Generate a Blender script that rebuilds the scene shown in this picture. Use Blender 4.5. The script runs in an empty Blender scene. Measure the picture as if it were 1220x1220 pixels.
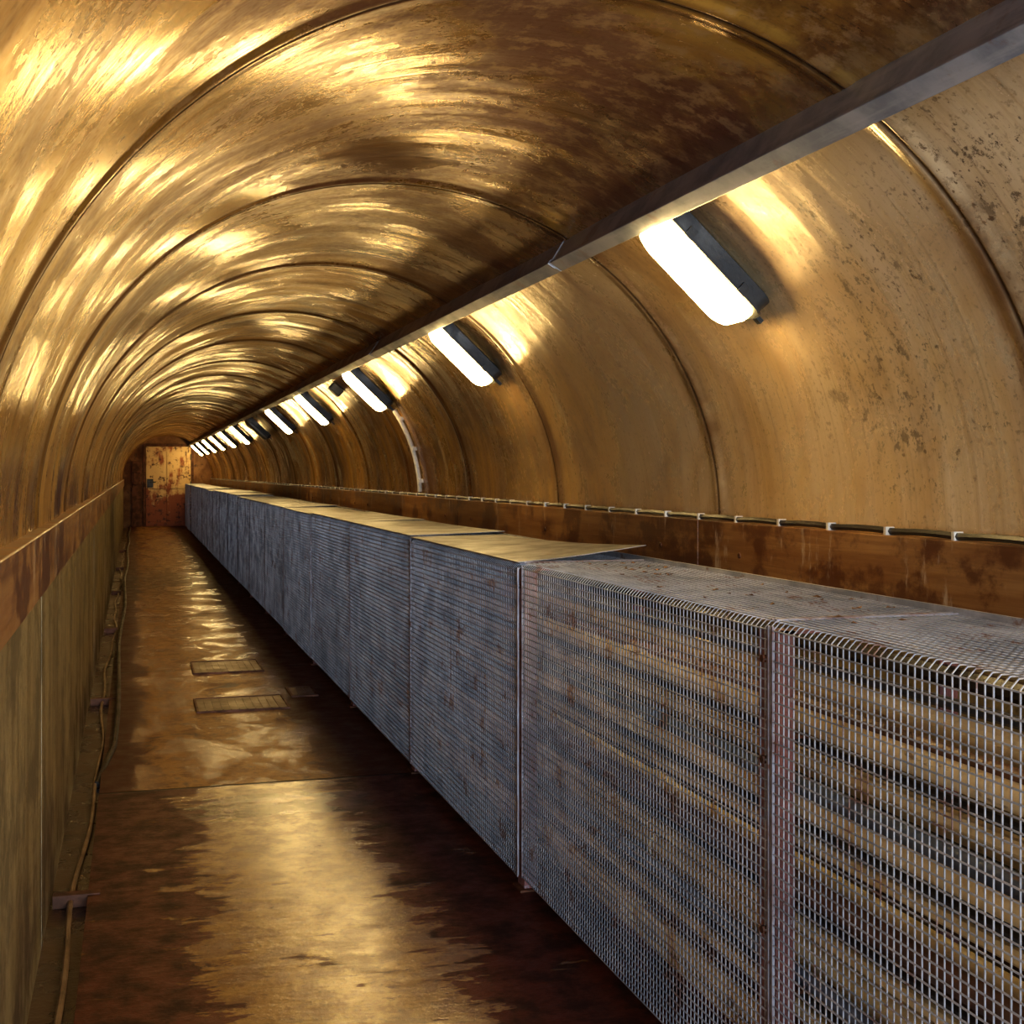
import bpy, math, random
from mathutils import Vector, Matrix
random.seed(7)
S=bpy.context.scene
C=bpy.context.collection
EYE=1.28
XC,ZC,R=0.77,1.12,1.03
Y0,Y1=-2.6,31.5
RING0,RSP=0.55,1.6

# ---------------------------------------------------------------- helpers
class MB:
    def __init__(s): s.v=[];s.f=[];s.m=[]
    def add(s,v,f,m=0):
        o=len(s.v); s.v+= [tuple(a) for a in v]
        for q in f: s.f.append([i+o for i in q]); s.m.append(m)
    def box(s,a,b,m=0):
        x0,y0,z0=a;x1,y1,z1=b
        v=[(x0,y0,z0),(x1,y0,z0),(x1,y1,z0),(x0,y1,z0),(x0,y0,z1),(x1,y0,z1),(x1,y1,z1),(x0,y1,z1)]
        s.add(v,[(0,3,2,1),(4,5,6,7),(0,1,5,4),(1,2,6,5),(2,3,7,6),(3,0,4,7)],m)
    def tube(s,path,r,n=8,m=0,cap=True):
        P=[Vector(p) for p in path]; vs=[];fs=[]
        up=None
        for i,p in enumerate(P):
            t=(P[min(i+1,len(P)-1)]-P[max(i-1,0)]).normalized()
            if up is None:
                up=Vector((0,0,1)) if abs(t.z)<.9 else Vector((0,1,0))
            a=(up-t*up.dot(t)).normalized(); up=a; b=t.cross(a)
            for k in range(n):
                w=2*math.pi*(k+.5)/n
                vs.append(p+a*math.cos(w)*r+b*math.sin(w)*r)
        for i in range(len(P)-1):
            for k in range(n):
                k2=(k+1)%n
                fs.append((i*n+k,i*n+k2,(i+1)*n+k2,(i+1)*n+k))
        if cap:
            fs.append(tuple(range(n-1,-1,-1))); fs.append(tuple((len(P)-1)*n+k for k in range(n)))
        s.add(vs,fs,m)
    def extr(s,prof,y0,y1,m=0):
        n=len(prof)
        v=[(x,y0,z) for x,z in prof]+[(x,y1,z) for x,z in prof]
        f=[(i,(i+1)%n,(i+1)%n+n,i+n) for i in range(n)]
        f.append(tuple(range(n-1,-1,-1))); f.append(tuple(range(n,2*n)))
        s.add(v,f,m)
    def loft(s,levels,cr,m=0,seg=4,capb=True):
        vs=[];fs=[];n=4*(seg+1)
        for hx,hy,z in levels:
            c=min(cr,hx*.9,hy*.9)
            for q,(sx,sy) in enumerate([(1,1),(-1,1),(-1,-1),(1,-1)]):
                for k in range(seg+1):
                    w=math.pi/2*(q+k/seg)
                    vs.append((sx*(hx-c)+c*math.cos(w),sy*(hy-c)+c*math.sin(w),z))
        for i in range(len(levels)-1):
            for k in range(n):
                k2=(k+1)%n
                fs.append((i*n+k,i*n+k2,(i+1)*n+k2,(i+1)*n+k))
        fs.append(tuple((len(levels)-1)*n+k for k in range(n)))
        if capb: fs.append(tuple(range(n-1,-1,-1)))
        s.add(vs,fs,m)
    def obj(s,name,mats,smooth=False,parent=None,bevel=0,angle=40):
        me=bpy.data.meshes.new(name); me.from_pydata(s.v,[],s.f)
        for m in mats: me.materials.append(m)
        me.polygons.foreach_set('material_index',s.m)
        if smooth:
            me.polygons.foreach_set('use_smooth',[True]*len(me.polygons))
            try: me.set_sharp_from_angle(angle=math.radians(angle))
            except Exception: pass
        me.update()
        o=bpy.data.objects.new(name,me); C.objects.link(o)
        if parent: o.parent=parent
        if bevel:
            b=o.modifiers.new('bevel','BEVEL'); b.width=bevel; b.segments=2; b.limit_method='ANGLE'
        return o

class NT:
    def __init__(s,name):
        s.mat=bpy.data.materials.new(name); s.mat.use_nodes=True
        s.t=s.mat.node_tree; s.b=s.t.nodes['Principled BSDF']
        s.tc=s.t.nodes.new('ShaderNodeTexCoord')
        s.o=s.tc.outputs['Object']
    def n(s,k): return s.t.nodes.new(k)
    def l(s,a,b): s.t.links.new(a,b)
    def put(s,inp,v):
        if hasattr(v,'is_output') : s.l(v,inp)
        else:
            if isinstance(v,tuple) and len(v)==3 and inp.type=='RGBA': v=(*v,1)
            inp.default_value=v
    def map(s,vec,sc=(1,1,1),loc=(0,0,0)):
        m=s.n('ShaderNodeMapping'); s.l(vec,m.inputs['Vector']); m.inputs['Scale'].default_value=sc; m.inputs['Location'].default_value=loc
        return m.outputs[0]
    def noise(s,vec,sc=1,det=4,ro=.55,dist=0):
        m=s.n('ShaderNodeTexNoise'); s.l(vec,m.inputs['Vector'])
        m.inputs['Scale'].default_value=sc;m.inputs['Detail'].default_value=det;m.inputs['Roughness'].default_value=ro;m.inputs['Distortion'].default_value=dist
        return m.outputs['Fac']
    def rng(s,v,a,b,c=0,d=1):
        m=s.n('ShaderNodeMapRange'); s.l(v,m.inputs[0])
        for i,x in enumerate((a,b,c,d)): m.inputs[i+1].default_value=x
        m.interpolation_type='SMOOTHSTEP'
        return m.outputs[0]
    def math(s,op,a,b=0.0,c=0.0):
        m=s.n('ShaderNodeMath'); m.operation=op
        s.put(m.inputs[0],a); s.put(m.inputs[1],b); s.put(m.inputs[2],c)
        return m.outputs[0]
    def mix(s,f,a,b,mode='MIX'):
        m=s.n('ShaderNodeMix'); m.data_type='RGBA'; m.blend_type=mode
        s.put(m.inputs[0],f); s.put(m.inputs[6],a); s.put(m.inputs[7],b)
        return m.outputs[2]
    def sep(s,vec):
        m=s.n('ShaderNodeSeparateXYZ'); s.l(vec,m.inputs[0]); return m.outputs
    def bump(s,h,st=.3,dist=.01,prev=None):
        m=s.n('ShaderNodeBump'); s.l(h,m.inputs['Height']); m.inputs['Strength'].default_value=st; m.inputs['Distance'].default_value=dist
        if prev is not None: s.l(prev,m.inputs['Normal'])
        return m.outputs[0]
    def fin(s,col=None,ro=None,me=None,nor=None,**k):
        if col is not None: s.put(s.b.inputs['Base Color'],col)
        if ro is not None: s.put(s.b.inputs['Roughness'],ro)
        if me is not None: s.put(s.b.inputs['Metallic'],me)
        if nor is not None: s.l(nor,s.b.inputs['Normal'])
        for a,b in k.items(): s.put(s.b.inputs[a.replace('_',' ')],b)
        return s.mat

# ---------------------------------------------------------------- materials
def m_vault():
    t=NT('grp_lining'); uv=t.tc.outputs['UV']
    fine=t.noise(t.map(uv,(.9,60,1)),1,4,.6)
    med=t.noise(t.map(uv,(.6,11,1)),1,3,.5,.2)
    wav=t.noise(t.map(uv,(.7,3.6,1),(3,1,0)),1,2,.5)
    blo=t.noise(t.o,1.5,7,.66,.4)
    blo2=t.noise(t.map(uv,(1.6,2.2,1),(7,2,0)),1,8,.68,.5)
    grain=t.noise(t.o,70,3,.6); g2=t.noise(t.o,16,6,.7)
    col=t.mix(t.rng(med,.35,.68),(0.56,0.33,0.060),(0.40,0.200,0.032))
    col=t.mix(t.rng(blo,.46,.62,0,.9),col,(0.15,0.060,0.018))
    x,y,z=t.sep(t.o)
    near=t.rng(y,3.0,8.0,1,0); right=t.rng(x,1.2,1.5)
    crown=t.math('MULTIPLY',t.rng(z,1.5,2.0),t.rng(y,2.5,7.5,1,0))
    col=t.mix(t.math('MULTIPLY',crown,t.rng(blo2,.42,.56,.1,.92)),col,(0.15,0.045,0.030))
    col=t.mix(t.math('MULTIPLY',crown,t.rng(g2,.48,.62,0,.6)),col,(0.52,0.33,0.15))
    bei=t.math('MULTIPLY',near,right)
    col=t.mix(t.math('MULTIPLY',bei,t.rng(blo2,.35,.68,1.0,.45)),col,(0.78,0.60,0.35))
    col=t.mix(t.rng(fine,.52,.75,0,.30),col,(0.16,0.07,0.020))
    col=t.mix(t.rng(grain,.56,.72,0,.38),col,(0.12,0.055,0.02))
    sp=t.noise(t.o,20,6,.75); sp2=t.noise(t.o,2.4,3,.5); sp3=t.noise(t.o,48,4,.7)
    reg=t.math('MULTIPLY',t.rng(y,2.2,3.6,1,0),right)
    spot=t.math('MULTIPLY',t.rng(sp,.55,.62),t.math('MULTIPLY',t.rng(sp2,.42,.58),reg))
    spot2=t.math('MULTIPLY',t.rng(sp3,.59,.65),t.math('MULTIPLY',t.rng(sp2,.34,.52,.15,1),reg))
    col=t.mix(t.math('MULTIPLY',spot,.75),col,(0.05,0.025,0.016))
    col=t.mix(t.math('MULTIPLY',spot2,.80),col,(0.07,0.035,0.018))
    fr=t.math('FRACT',t.math('DIVIDE',t.math('SUBTRACT',y,RING0-RSP*4+.8),RSP))
    d=t.math('ABSOLUTE',t.math('SUBTRACT',fr,.5))
    seam=t.rng(d,0.002,.007,1,0); halo=t.math('MULTIPLY',t.rng(d,.01,.07,1,0),t.rng(blo2,.35,.60,.1,.75))
    col=t.mix(halo,col,(0.13,0.052,0.02)); col=t.mix(t.math('MULTIPLY',seam,.8),col,(0.05,0.025,0.012))
    ro=t.math('ADD',t.rng(blo2,.40,.60,.15,.40),t.rng(grain,.4,.8,0,.12))
    n=t.bump(wav,.45,.03); n=t.bump(med,.32,.010,n); n=t.bump(fine,.25,.003,n); n=t.bump(grain,.12,.002,n)
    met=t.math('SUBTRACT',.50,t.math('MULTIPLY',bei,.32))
    return t.fin(col,ro,met,n,Specular_IOR_Level=.8)
def m_plain(name,c1,c2,ro=.5,me=0,sc=6,bs=.2,c3=None,str_=None,t3=(.58,.68)):
    t=NT(name)
    v=t.map(t.o,str_) if str_ else t.o
    a=t.noise(v,sc,6,.62,.3); g=t.noise(t.o,sc*9,3,.6)
    col=t.mix(t.rng(a,.36,.64),c1,c2)
    if c3: col=t.mix(t.rng(t.noise(v,sc*1.9,7,.7),*t3),col,c3)
    col=t.mix(t.rng(g,.5,.75,0,.35),col,tuple(k*.4 for k in c2))
    n=t.bump(a,bs,.01); n=t.bump(g,bs*.7,.003,n)
    return t.fin(col,t.rng(a,.3,.7,ro*.8,min(1,ro*1.25)),me,n)
def m_wall():
    t=NT('stained_wall_board')
    x,y,z=t.sep(t.o)
    run=t.noise(t.map(t.o,(2,7,.8)),1,6,.62,.3); a=t.noise(t.o,3.2,7,.68); g=t.noise(t.o,50,4,.65)
    col=t.mix(t.rng(run,.36,.62),(0.36,0.29,0.15),(0.20,0.150,0.07))
    col=t.mix(t.rng(a,.48,.62,0,.75),col,(0.10,0.075,0.035))
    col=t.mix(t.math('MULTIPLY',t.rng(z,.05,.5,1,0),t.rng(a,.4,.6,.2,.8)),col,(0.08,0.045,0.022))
    col=t.mix(t.rng(g,.50,.68,0,.55),col,(0.06,0.045,0.02))
    n=t.bump(a,.3,.01); n=t.bump(g,.45,.005,n)
    return t.fin(col,t.rng(a,.4,.6,.35,.6),0,n)
def m_floor():
    t=NT('wet_concrete')
    x,y,z=t.sep(t.o)
    big=t.noise(t.map(t.o,(1.6,1.0,1)),1.9,8,.68,.6)
    strk=t.noise(t.map(t.o,(3.0,13,1)),1,8,.72,.5)
    g=t.noise(t.o,60,5,.7); med=t.noise(t.o,8,7,.68); bmp=t.noise(t.map(t.o,(10,30,1)),1,3,.55)
    near=t.rng(y,5.33,5.36,1,0)
    dry=t.mix(t.rng(big,.40,.60),(0.42,0.235,0.065),(0.20,0.085,0.022))
    dry=t.mix(t.rng(med,.46,.60,0,.75),dry,(0.11,0.036,0.012))
    wetc=t.mix(t.rng(med,.38,.62),(0.10,0.020,0.008),(0.030,0.007,0.003))
    mid=t.math('MULTIPLY',t.rng(x,.02,.40),t.rng(x,.60,.98,1,0))
    px=t.math('DIVIDE',t.math('SUBTRACT',x,.50),.34); py=t.math('DIVIDE',t.math('SUBTRACT',y,4.98),.20)
    pr=t.math('ADD',t.math('MULTIPLY',px,px),t.math('MULTIPLY',py,py))
    sn=t.math('SUBTRACT',strk,.5); bn=t.math('SUBTRACT',big,.5); mn=t.math('SUBTRACT',med,.5)
    pud=t.rng(t.math('ADD',pr,t.math('MULTIPLY',sn,6.0)),.85,1.0,1,0)
    m1=t.math('ADD',t.math('ADD',t.math('MULTIPLY',sn,2.8),t.math('MULTIPLY',mn,1.3)),t.math('ADD',t.math('MULTIPLY',bn,1.6),mid))
    tan_gleam=t.math('MULTIPLY',t.rng(m1,.46,.54),t.math('SUBTRACT',1.0,pud))
    ncol=t.mix(tan_gleam,wetc,t.mix(t.rng(med,.4,.60),(0.34,0.19,0.05),(0.16,0.065,0.016)))  # brown concrete, with the lamps' golden reflection painted in along the middle
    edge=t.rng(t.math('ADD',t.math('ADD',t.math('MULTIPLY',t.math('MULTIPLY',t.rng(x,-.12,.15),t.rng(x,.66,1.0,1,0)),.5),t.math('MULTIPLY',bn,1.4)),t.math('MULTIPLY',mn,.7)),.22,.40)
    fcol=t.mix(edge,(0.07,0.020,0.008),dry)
    col=t.mix(near,fcol,ncol)
    col=t.mix(t.rng(g,.50,.72,0,.6),col,(0.025,0.010,0.005))
    jd=t.math('ABSOLUTE',t.math('SUBTRACT',t.math('FRACT',t.math('DIVIDE',t.math('SUBTRACT',y,5.35-3.2*3-1.6),3.2)),.5))
    j=t.rng(jd,.002,.005,1,0)
    col=t.mix(j,col,(0.012,0.006,0.004))
    n=t.bump(strk,.25,.006); n=t.bump(bmp,.35,.004,n); n=t.bump(g,.45,.003,n); n=t.bump(med,.15,.006,n)
    n=t.bump(t.math('SUBTRACT',1.0,j),.8,.01,n)
    nc=t.bump(bmp,.22,.004); nc=t.bump(strk,.26,.005,nc); nc=t.bump(g,.34,.002,nc)
    nwet=t.math('MAXIMUM',t.rng(m1,.44,.56,.07,.95),t.math('MULTIPLY',pud,.55))
    fwet=t.math('MULTIPLY',t.rng(t.math('ADD',big,t.math('MULTIPLY',mn,.5)),.46,.58,.04,.75),edge)
    m=t.n('ShaderNodeMix'); t.l(near,m.inputs[0]); t.l(fwet,m.inputs[2]); t.l(nwet,m.inputs[3])
    t.l(nc,t.b.inputs['Coat Normal'])
    t.put(t.b.inputs['Coat Weight'],t.math('MULTIPLY',m.outputs[0],t.math('SUBTRACT',1.0,j))); t.put(t.b.inputs['Coat IOR'],1.85)
    t.put(t.b.inputs['Coat Roughness'],t.math('SUBTRACT',t.rng(med,.42,.60,.07,.22),t.math('MULTIPLY',pud,.05)))
    return t.fin(col,t.rng(med,.3,.7,.40,.65),0,n,Specular_IOR_Level=.25)
def m_galv(name='galvanised_steel',dark=1.0,rust=.25,me=.35):
    t=NT(name)
    a=t.noise(t.o,5,6,.65); st=t.noise(t.map(t.o,(30,3,30)),1,5,.6); r=t.noise(t.o,9,7,.72)
    col=t.mix(t.rng(a,.38,.62),tuple(k*dark for k in (0.68,0.71,0.76)),tuple(k*dark for k in (0.40,0.44,0.50)))
    col=t.mix(t.rng(st,.5,.66,0,.5),col,tuple(k*dark for k in (0.85,0.86,0.88)))
    col=t.mix(t.math('MULTIPLY',t.rng(r,.56,.64),rust*3),col,(0.24,0.11,0.06))
    return t.fin(col,t.rng(a,.3,.7,.32,.5),me,t.bump(st,.15,.003))
def m_door():
    t=NT('rusty_painted_steel')
    x,y,z=t.sep(t.o)
    a=t.noise(t.o,3.0,8,.7); b=t.noise(t.map(t.o,(9,9,1.5)),1,6,.65)
    bot=t.rng(z,.1,1.3,.20,.0)
    f=t.rng(t.math('ADD',t.math('ADD',t.math('MULTIPLY',a,.6),t.math('MULTIPLY',b,.4)),bot),.50,.60)
    col=t.mix(f,(0.66,0.47,0.22),(0.27,0.08,0.022))
    col=t.mix(t.rng(t.noise(t.o,10,6,.7),.54,.64),col,(0.07,0.022,0.010))
    return t.fin(col,.5,.1,t.bump(a,.2,.01))
def m_wood():
    t=NT('stained_timber')
    g=t.noise(t.map(t.o,(6,1.6,30)),1,6,.6,.4); b=t.noise(t.map(t.o,(1,1.8,2.5)),2,7,.68)
    d=t.noise(t.map(t.o,(3,7,2)),1,6,.7)
    col=t.mix(t.rng(g,.35,.65),(0.34,0.185,0.068),(0.23,0.105,0.036))
    col=t.mix(t.rng(b,.46,.58,0,.85),col,(0.10,0.034,0.014))
    col=t.mix(t.rng(d,.58,.68,0,.7),col,(0.54,0.44,0.32))
    return t.fin(col,t.rng(b,.35,.65,.5,.3),0,t.bump(g,.3,.005))
def m_emit():
    t=NT('lit_diffuser')
    return t.fin((1,.9,.7),.3,0,None,Emission_Color=(1.0,.70,.28),Emission_Strength=41.0)

VA=m_vault(); FL=m_floor(); GA=m_galv('galvanised_steel',.82); GB=m_galv('beam_steel',.62,.12,.4); DO=m_door(); WO=m_wood(); EM=m_emit()
WALLM=m_wall()
DARK=m_plain('dark_housing',(0.05,0.05,0.045),(0.025,0.025,0.025),.45,.2,8)
BLK=m_plain('black_cable_sheath',(0.03,0.025,0.02),(0.015,0.012,0.01),.4)
WHT=m_plain('white_plastic',(0.75,0.72,0.62),(0.6,0.55,0.45),.4)
REDP=m_plain('rusty_red_primer',(0.36,0.16,0.15),(0.22,0.11,0.105),.55,.1,14,.3,(0.42,0.40,0.42))
RUST=m_plain('rusty_iron',(0.16,0.06,0.025),(0.07,0.03,0.015),.6,.3,8,.4)
GUT=m_plain('wet_gutter_grime',(0.04,0.02,0.010),(0.07,0.035,0.014),.3,0,6,.5)
BEI=m_plain('cream_pipe_wrap',(0.90,0.74,0.42),(0.76,0.58,0.28),.5,0,5,.2,(0.3,0.2,0.1),(3,.8,3))
BRN=m_plain('brown_pipe_paint',(0.20,0.10,0.05),(0.11,0.055,0.03),.45,.1,5,.2,None,(3,.8,3))
BLU=m_plain('blue_grey_pipe_paint',(0.20,0.25,0.34),(0.10,0.13,0.19),.4,.1,5,.2,(0.2,0.1,0.05),(3,.8,3))
DUST=m_plain('dusty_galvanised_sheet',(0.36,0.37,0.38),(0.22,0.22,0.22),.5,.2,6,.3,(0.24,0.15,0.09))
GRN=m_plain('green_plastic',(0.02,0.45,0.12),(0.02,0.3,0.08),.35)
LEAF=m_plain('dead_leaf',(0.22,0.11,0.04),(0.12,0.06,0.02),.7)
LENS_OFF=m_plain('unlit_diffuser',(0.20,0.18,0.13),(0.14,0.12,0.09),.3)
STRIP=m_plain('weathered_edge_strip',(0.30,0.29,0.31),(0.20,0.14,0.13),.5,.3,12,.3,(0.18,0.08,0.05))

# ---------------------------------------------------------------- vault
NA=96
rings=[RING0+RSP*k for k in range(-2,20) if Y0<RING0+RSP*k<Y1]
s=set([Y0,Y1])
for r in rings:
    for d in (-.07,-.04,-.034,-.012,-.006,0,.006,.012,.034,.04,.07):
        s.add(round(r+d,4))
    for k in range(1,16): s.add(round(r+.1*k+.0,4))
ys=sorted(v for v in s if Y0<=v<=Y1)
def rad(y,a):
    d=min(abs(y-r) for r in rings)
    dr=0
    if d<.004: dr=.000
    elif d<.02: dr=-.005
    elif d<.036: dr=-.0035
    return R+dr+.004*math.sin(3*a+y*1.9)+.003*math.sin(y*3.7+a*2)
verts=[];faces=[];uvs=[]
for y in ys:
    for k in range(NA+1):
        a=math.pi*k/NA; r=rad(y,a)
        verts.append((XC+r*math.cos(a),y,ZC+r*math.sin(a))); uvs.append((a*R,y))
W=NA+1
for i in range(len(ys)-1):
    for k in range(NA): faces.append((i*W+k,i*W+k+1,(i+1)*W+k+1,(i+1)*W+k))
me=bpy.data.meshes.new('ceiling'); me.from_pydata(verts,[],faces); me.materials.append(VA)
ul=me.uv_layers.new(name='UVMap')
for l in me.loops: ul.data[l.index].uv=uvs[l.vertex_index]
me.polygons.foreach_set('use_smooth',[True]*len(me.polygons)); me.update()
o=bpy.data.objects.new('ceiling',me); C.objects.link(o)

# ---------------------------------------------------------------- walls, floor, trims
XL,XR=XC-R,XC+R
b=MB()
edges=[Y0]+rings+[Y1]
for a,c in zip(edges[:-1],edges[1:]):
    off=random.uniform(-.001,.001)
    b.box((XL-.08,a+.003,-.05),(-.245+off,c-.003,1.12))
b.box((XL-.09,Y0,-.06),(-.255,Y1,1.11))
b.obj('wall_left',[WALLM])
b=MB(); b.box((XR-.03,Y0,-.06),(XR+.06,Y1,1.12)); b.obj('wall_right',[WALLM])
b=MB(); b.box((-.135,Y0,-.12),(XR-.03,Y1,0)); b.obj('floor',[FL])
b=MB(); b.box((-.25,Y0,-.12),(-.135,Y1,-.035)); b.obj('floor_gutter',[GUT])
b=MB()
for a in range(0,11):
    s0=Y0+a*3.2+.0; s1=min(s0+3.195,Y1)
    if s0<Y1: b.box((XL-.02,s0,.965),(-.224,s1,1.126))
b.obj('trim_1',[WO],bevel=.004)
b=MB()
for a in range(0,11):
    s0=Y0+a*3.2; s1=min(s0+3.195,Y1)
    b.box((XR-.052,s0,.925),(XR+.02,s1,1.128))
    for q in (.3,1.6,2.9):
        yq=s0+q
        if yq<Y1: b.tube([(XR-.056,yq,1.03),(XR-.045,yq,1.03)],.009,10,1)
b.obj('trim_2',[WO,RUST],bevel=.003)

# end wall
b=MB()
n=40; vs=[(XL-.08,Y1,-.06),(XL-.08,Y1,1.12)]+[(XC-1.06*math.cos(math.pi*k/n),Y1,ZC+1.06*math.sin(math.pi*k/n)) for k in range(n+1)]+[(XR+.06,Y1,1.12),(XR+.06,Y1,-.06)]
m=len(vs); vs2=[(x,y+.12,z) for x,y,z in vs]
b.add(vs+vs2,[tuple(range(m)),tuple(range(2*m-1,m-1,-1))]+[(i,(i+1)%m,(i+1)%m+m,i+m) for i in range(m)])
b.obj('wall_end',[m_plain('rust_stained_wall',(0.30,0.15,0.05),(0.16,0.07,0.025),.6,0,3,.3,(0.07,0.03,0.015))])
# door
dr=bpy.data.objects.new('door_1',None); C.objects.link(dr); dr.location=(0,0,0)
dx0,dx1,dz=.26,1.30,1.90; yf=Y1-.005
b=MB()
b.box((dx0-.06,yf-.07,0),(dx0,yf,dz+.06)); b.box((dx1,yf-.07,0),(dx1+.06,yf,dz+.06)); b.box((dx0,yf-.07,dz),(dx1,yf,dz+.06))
b.obj('frame',[RUST],parent=dr,bevel=.004)
b=MB()
b.box((dx0+.005,yf-.045,.01),(dx1-.005,yf-.005,dz-.005))
for z0,z1 in ((.01,.12),(.9,1.0),(dz-.12,dz-.005)): b.box((dx0+.005,yf-.06,z0),(dx1-.005,yf-.045,z1))
for x0 in (dx0+.005,dx1-.105,(dx0+dx1)/2-.04): b.box((x0,yf-.058,.12),(x0+.08,yf-.045,dz-.12))
b.obj('leaf',[DO],parent=dr,bevel=.004)
b=MB()
b.box((dx0+.03,yf-.085,.93),(dx0+.17,yf-.06,1.13)); b.tube([(dx0+.08,yf-.08,1.05),(dx0+.08,yf-.14,1.05),(dx0+.22,yf-.14,1.05)],.014,8)
for z in (.3,1.0,1.65): b.tube([(dx1-.005,yf-.07,z-.07),(dx1-.005,yf-.07,z+.07)],.018,8)
b.obj('lock_and_hinges',[DARK],parent=dr)
b=MB(); b.box((-.06,Y1-.10,0),(dx0-.08,Y1-.005,1.55)); b.box((-.02,Y1-.13,1.0),(dx0-.12,Y1-.10,1.3)); 
b.obj('rusty_electrical_cabinet',[RUST],bevel=.01)

# ---------------------------------------------------------------- beam
phi=math.radians(58.5)
nv=Vector((math.cos(phi),math.sin(phi))); tv=Vector((math.sin(phi),-math.cos(phi)))
A=Vector((XC,ZC))+nv*(R+.004)-tv*.02
D,Wd=.098,.036
def P(u,w): q=A+tv*u-nv*w; return (q.x,q.y)
b=MB()
cuts=[Y0,.55,3.78,6.95,10.15,13.35,16.55,19.75,22.95,26.15,29.35,Y1-.02]
for a,c in zip(cuts[:-1],cuts[1:]):
    b.extr([P(0,-.004),P(0,D-.012),P(-.005,D-.010),P(-.005,D),P(Wd+.005,D),P(Wd+.005,D-.010),P(Wd,D-.012),P(Wd,-.004)],a+.003,c-.003)
for c in cuts[1:-1]:
    b.extr([P(-.002,.01),P(-.002,D-.016),P(-.007,D-.013),P(-.007,D+.002),P(Wd*.6,D+.002),P(Wd*.6,.01)],c+.01,c+.05)
b.obj('steel_beam',[GB],bevel=.0015)

# ---------------------------------------------------------------- lamps
LP=math.radians(46.8)
def lamp(y,on=True):
    e=bpy.data.objects.new('bulkhead_lamp',None); C.objects.link(e)
    nrm=Vector((-math.cos(LP),0,-math.sin(LP))); tx=Vector((math.sin(LP),0,-math.cos(LP))); ty=nrm.cross(tx)
    base=Vector((XC,y,ZC))-nrm*1.002
    M=Matrix((( tx.x,ty.x,nrm.x,base.x),(tx.y,ty.y,nrm.y,base.y),(tx.z,ty.z,nrm.z,base.z),(0,0,0,1)))
    e.matrix_world=M
    b=MB(); b.loft([(.178,.086,0),(.184,.096,.006),(.180,.094,.046),(.186,.100,.048),(.186,.100,.056),(.174,.088,.058)],.03,seg=5)
    for sx in (-1,1):
        b.box((sx*.13-.015,-.04,-.012),(sx*.13+.015,.04,.002))
    b.obj('housing',[DARK],True,e)
    b=MB(); b.loft([(.174,.088,.054),(.170,.084,.080),(.150,.060,.096)],.035,seg=3)
    b.obj('diffuser',[EM if on else LENS_OFF],True,e)
    b=MB()
    for sx in (-.1,.1):
        for sy in (-1,1): b.box((sx-.012,sy*.102-.004,.03),(sx+.012,sy*.102+.004,.060))
    b.box((.184,-.010,.02),(.222,.010,.032))
    b.obj('clips',[DARK],False,e)
for k in range(-2,12):
    y=3.08+2.52*k
    if y<Y0+.3: continue
    lamp(y, on=(k!=5))

def arch(a,y,r): a=math.radians(a); return Vector((XC+r*math.cos(a),y,ZC+r*math.sin(a)))
for yj in (9.35,16.6):
    b=MB(); b.loft([(.05,.05,0),(.05,.05,.05),(.044,.044,.055)],.01)
    a=math.radians(50); nrm=Vector((-math.cos(a),0,-math.sin(a))); tx=Vector((math.sin(a),0,-math.cos(a))); ty=nrm.cross(tx); p=arch(50,yj,R-.004)
    ob=b.obj('junction_box',[DARK]); ob.matrix_world=Matrix(((tx.x,ty.x,nrm.x,p.x),(tx.y,ty.y,nrm.y,p.y),(tx.z,ty.z,nrm.z,p.z),(0,0,0,1)))
b=MB(); b.tube([arch(34-k*1.6,8.12,R-.024) for k in range(21)],.015,8)
for a_ in (30,18,6):
    p=arch(a_,8.12,R-.013); b.box((p.x-.014,8.09,p.z-.012),(p.x+.014,8.15,p.z+.012))
b.obj('white_conduit',[WHT],True)

b=MB()
path=[]; y=Y0
while y<Y1: path.append((XR-.036+.003*math.sin(y*5),y,1.128+.009+.003*abs(math.sin(y*11.6)))); y+=.09
b.tube(path,.009,6,0)
y=-2.4
while y<Y1-.1:
    b.box((XR-.048,y-.005,1.126),(XR-.024,y+.005,1.148),1); y+=.27
b.obj('clipped_electric_cable',[BLK,WHT],True)

# ---------------------------------------------------------------- mesh enclosure
FX,BX,TZ,BZ=1.14,1.54,1.0,.045
enc=bpy.data.objects.new('wire_mesh_pipe_enclosure',None); C.objects.link(enc)
b=MB(); fr=MB(); lid=MB()
seams=[RING0+RSP*k for k in range(-1,20)]
pit=.0185; wr=.0015
tops=[]
for i in range(len(seams)-1):
    s0,s1=seams[i]+.008,min(seams[i+1]-.008,Y1-.1)
    ox=random.uniform(-.012,.006) if i>2 else 0
    tz=TZ+(random.uniform(-.012,.012) if i>2 else 0); tops.append((ox,tz))
    n=int((s1-s0)/pit)
    for k in range(n+1):
        y=s0+k*(s1-s0)/n
        b.tube([(FX+ox,y,BZ),(FX+ox,y,tz-.012),(FX+ox+.012,y,tz),(BX,y,tz+.002)],wr,4,0,False)
    nz=int((TZ-.012-BZ)/pit)
    bow=random.uniform(-.006,.004)
    for k in range(nz+1):
        z=BZ+k*(tz-.014-BZ)/nz
        b.tube([(FX+ox-.003,s0,z),(FX+ox-.003+bow*math.sin(math.pi*k/nz),(s0+s1)/2,z),(FX+ox-.003,s1,z)],wr*1.15,4,0,False)
    nx=int((BX-FX)/pit)
    for k in range(nx+1):
        x=FX+ox+.012+k*(BX-FX-ox-.012)/nx
        b.tube([(x,s0,tz+.004),(x,s1,tz+.004)],wr,4,0,False)
    for yy in (s0,s1):
        b.box((FX+ox-.005,yy-.003,BZ-.004),(FX+ox-.001,yy+.003,tz-.006),1)
        b.box((FX+ox+.004,yy-.003,tz+.004),(BX,yy+.003,tz+.007),1)
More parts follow.
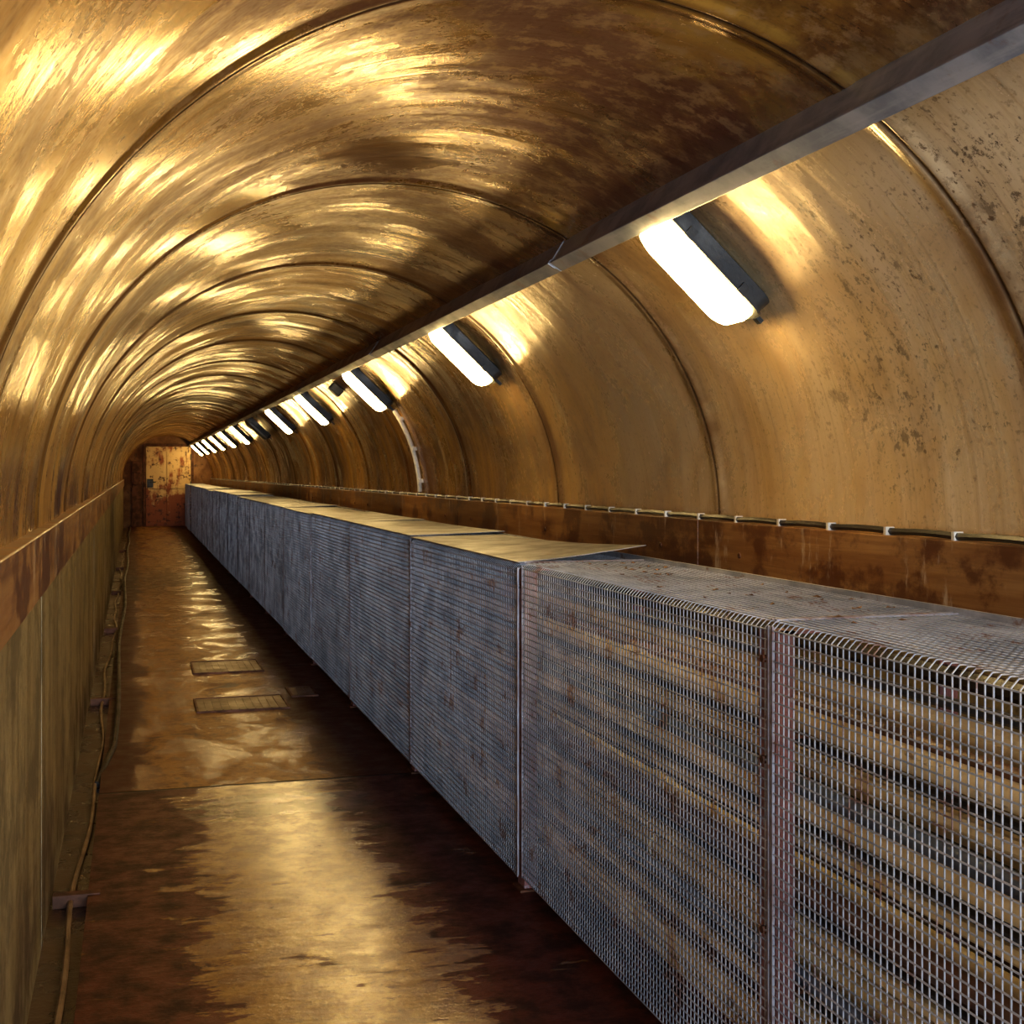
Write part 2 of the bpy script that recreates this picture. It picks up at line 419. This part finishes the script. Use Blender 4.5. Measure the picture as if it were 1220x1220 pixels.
for sy in seams:
    if sy>Y1-.1: continue
    fr.box((FX+.006,sy-.004,.0),(FX+.011,sy+.064,TZ-.016),0)
    fr.box((FX+.011,sy-.004,.0),(FX+.046,sy+.001,TZ-.016),0)
    fr.box((FX-.012,sy-.022,.0),(FX+.06,sy+.062,.006),1)
    fr.box((FX+.011,sy-.004,TZ-.022),(BX,sy+.04,TZ-.016),0)
    fr.box((BX-.04,sy-.004,0),(BX,sy+.001,TZ-.02),0)
    for z in (.12,.42,.74,.93):
        fr.tube([(FX-.008,sy+.026,z),(FX+.012,sy+.026,z)],.008,6,1)
    for z in (.17,.33,.49,.65,.81):
        fr.box((FX+.05,sy+.001,z-.03),(BX-.005,sy+.03,z-.024),1)
fr.box((BX-.003,seams[0],TZ-.025),(BX+.003,Y1-.1,TZ+.016),2)
b.obj('mesh_panels',[GA,STRIP],False,enc)
fr.obj('frame',[REDP,RUST,GA],False,enc)
for i in range(3,len(seams)-1):
    s0,s1=seams[i]-.01,min(seams[i+1]-.02,Y1-.1)
    N=8; vs=[];fs=[]
    ox,tz=tops[i]
    rl=.045 if i==3 else random.uniform(0,.018); rf=random.uniform(0,.012)
    for a in range(N+1):
        for c in range(5):
            u=a/N; w=c/4
            vs.append((FX+ox-.008+w*(BX-FX-ox+.012),s0+u*(s1-s0),tz+.010+rl*(1-u)**2*w**1.3+rf*u*w))
    M_=len(vs); vs+=[(x,y,z+.002) for x,y,z in vs]
    for a in range(N):
        for c in range(4):
            q=(a*5+c,a*5+c+1,(a+1)*5+c+1,(a+1)*5+c); fs.append(q[::-1]); fs.append(tuple(k+M_ for k in q))
    ring=[c for c in range(5)]+[a*5+4 for a in range(1,N+1)]+[N*5+c for c in range(3,-1,-1)]+[a*5 for a in range(N-1,0,-1)]
    for k in range(len(ring)):
        p,q=ring[k],ring[(k+1)%len(ring)]; fs.append((p,q,q+M_,p+M_))
    lid.add(vs,fs)
lid.obj('lid_sheets',[DUST],False,enc)

# pipes in the enclosure
rows=[(.17,[(1.225,.024,BEI),(1.30,.022,BRN),(1.40,.03,BEI)]),
      (.33,[(1.220,.016,BLU),(1.28,.026,BEI),(1.42,.030,BRN)]),
      (.49,[(1.225,.024,BRN),(1.30,.018,BEI),(1.41,.028,BLU)]),
      (.65,[(1.220,.018,BEI),(1.28,.024,BLU),(1.40,.030,BEI)]),
      (.81,[(1.225,.022,BEI),(1.30,.020,BRN),(1.41,.028,BEI)])]
pm=MB(); PMATS=[BEI,BRN,BLU,BLK]
for z,L in rows:
    for x,r,m_ in L:
        zz=z-.024+r; mi=PMATS.index(m_)
        pm.tube([(x,seams[0]+.02,zz),(x,10,zz),(x,Y1-.15,zz)],r,12,mi)
        for yj in [seams[0]+.9+3.2*k for k in range(10)]:
            pm.tube([(x,yj-.04,zz),(x,yj+.04,zz)],r+.006,12,mi)
for (x,z,r,mi) in [(1.24,.24,.013,0),(1.24,.268,.009,3),(1.24,.405,.013,0),(1.24,.435,.009,3),(1.24,.57,.013,0),(1.24,.598,.010,3),(1.24,.73,.013,0),(1.24,.76,.010,3),(1.24,.885,.013,0),(1.24,.914,.010,3),(1.50,.10,.016,3),(1.50,.26,.02,3),(1.5,.42,.02,1),(1.5,.57,.02,3),(1.5,.73,.02,3),(1.5,.89,.02,3),(1.26,.09,.014,0)]:
    pm.tube([(x,seams[0]+.02,z),(x,12,z),(x,Y1-.15,z)],r,8,mi)
pm.obj('service_pipes',PMATS,True,enc)

# ---------------------------------------------------------------- small floor things
HP=m_plain('hatch_plate',(0.20,0.12,0.045),(0.12,0.065,0.025),.4,.4,8)
for (x0,x1,y0,y1) in ((.33,.80,7.0,7.4),(.37,.79,8.35,8.85),(.87,1.0,7.35,7.65)):
    b=MB()
    b.box((x0,y0,0),(x1,y1,.006),0)
    for a in ((x0-.012,y0-.012,x1+.012,y0),(x0-.012,y1,x1+.012,y1+.012),(x0-.012,y0,x0,y1),(x1,y0,x1+.012,y1)):
        b.box((a[0],a[1],0),(a[2],a[3],.010),1)
    nn=int((x1-x0)/.04)
    for k in range(1,nn): b.box((x0+k*(x1-x0)/nn-.004,y0+.02,.006),(x0+k*(x1-x0)/nn+.004,y1-.02,.009),0)
    b.obj('floor_hatch',[HP,RUST])
b=MB(); pts=[];y=Y0
while y<Y1-.1:
    pts.append((-.165+.016*math.sin(y*1.3)+.008*math.sin(y*4.1),y,-.024+.006*abs(math.sin(y*2.7)))); y+=.12
b.tube(pts,.009,8,0)
b.obj('armoured_floor_cable',[m_plain('pale_cable',(0.25,0.16,0.08),(0.12,0.07,0.03),.35)],True)
b=MB(); pts=[];y=6.2
while y<Y1-.1:
    pts.append((-.095+.012*math.sin(y*1.1),y,.014+.02*max(0,math.sin(y*.9)))); y+=.12
b.tube([(-.15,5.6,-.02),(-.12,5.9,.0)]+pts,.013,8,0)
b.obj('floor_hose',[BLK],True)
b=MB()
for y in (4.1,7.6,11,14.4,18,22): b.box((-.236,y-.02,-.034),(-.10,y+.02,.004))
b.obj('gutter_brackets',[RUST])
b=MB()
cx,cy,cz=-.150,2.98,.006
b.tube([(cx+.016*math.cos(a*math.pi/9),cy+.016*math.sin(a*math.pi/9),cz+.004*math.sin(a)) for a in range(17)],.005,6)
b.tube([(cx,cy,cz),(cx+.01,cy-.03,cz+.004)],.006,6)
b.obj('green_cable_tie',[GRN],True)
b=MB()
for k in range(34):
    y=random.choice([2.25,3.4,3.3,2.6])+random.uniform(-.25,.3); x=random.uniform(1.18,1.5); r=random.uniform(.006,.016); w=random.uniform(0,6)
    pz=TZ+.0075
    vs=[(x+r*math.cos(w+q)*f,y+r*math.sin(w+q)*f*.8,pz+h) for q,f,h in ((0,1.3,.004),(1.1,.7,.001),(2.3,.7,.003),(3.14,1.2,.0),(4,.7,.004),(5.2,.7,.001))]
    b.add(vs,[(0,1,2,3,4,5)])
b.obj('leaf_litter',[LEAF],False,enc)

# ---------------------------------------------------------------- light / world / camera
w=bpy.data.worlds.new('overcast'); S.world=w; w.use_nodes=True
bg=w.node_tree.nodes['Background']; bg.inputs[0].default_value=(.70,.82,1,1); bg.inputs[1].default_value=.8
L=bpy.data.lights.new('daylight_at_tunnel_mouth','AREA'); L.shape='RECTANGLE'; L.size=1.7; L.size_y=1.7; L.energy=260; L.color=(.66,.80,1)
lo=bpy.data.objects.new('daylight_at_tunnel_mouth',L); C.objects.link(lo); lo.location=(.55,-2.7,1.15); lo.rotation_euler=(math.radians(90),0,math.radians(-4))
cam=bpy.data.cameras.new('camera'); co=bpy.data.objects.new('camera',cam); C.objects.link(co)
co.location=(0,0,EYE); co.rotation_euler=(math.radians(90),0,-math.atan(450/1524))
cam.sensor_width=36; cam.lens=1524/1220*36; cam.shift_y=-47/1220; cam.clip_start=.02; cam.clip_end=100
S.camera=co
S.view_settings.view_transform='Standard'
try: S.view_settings.look='Medium High Contrast'
except Exception as e: print('look',e)
S.view_settings.exposure=0.28
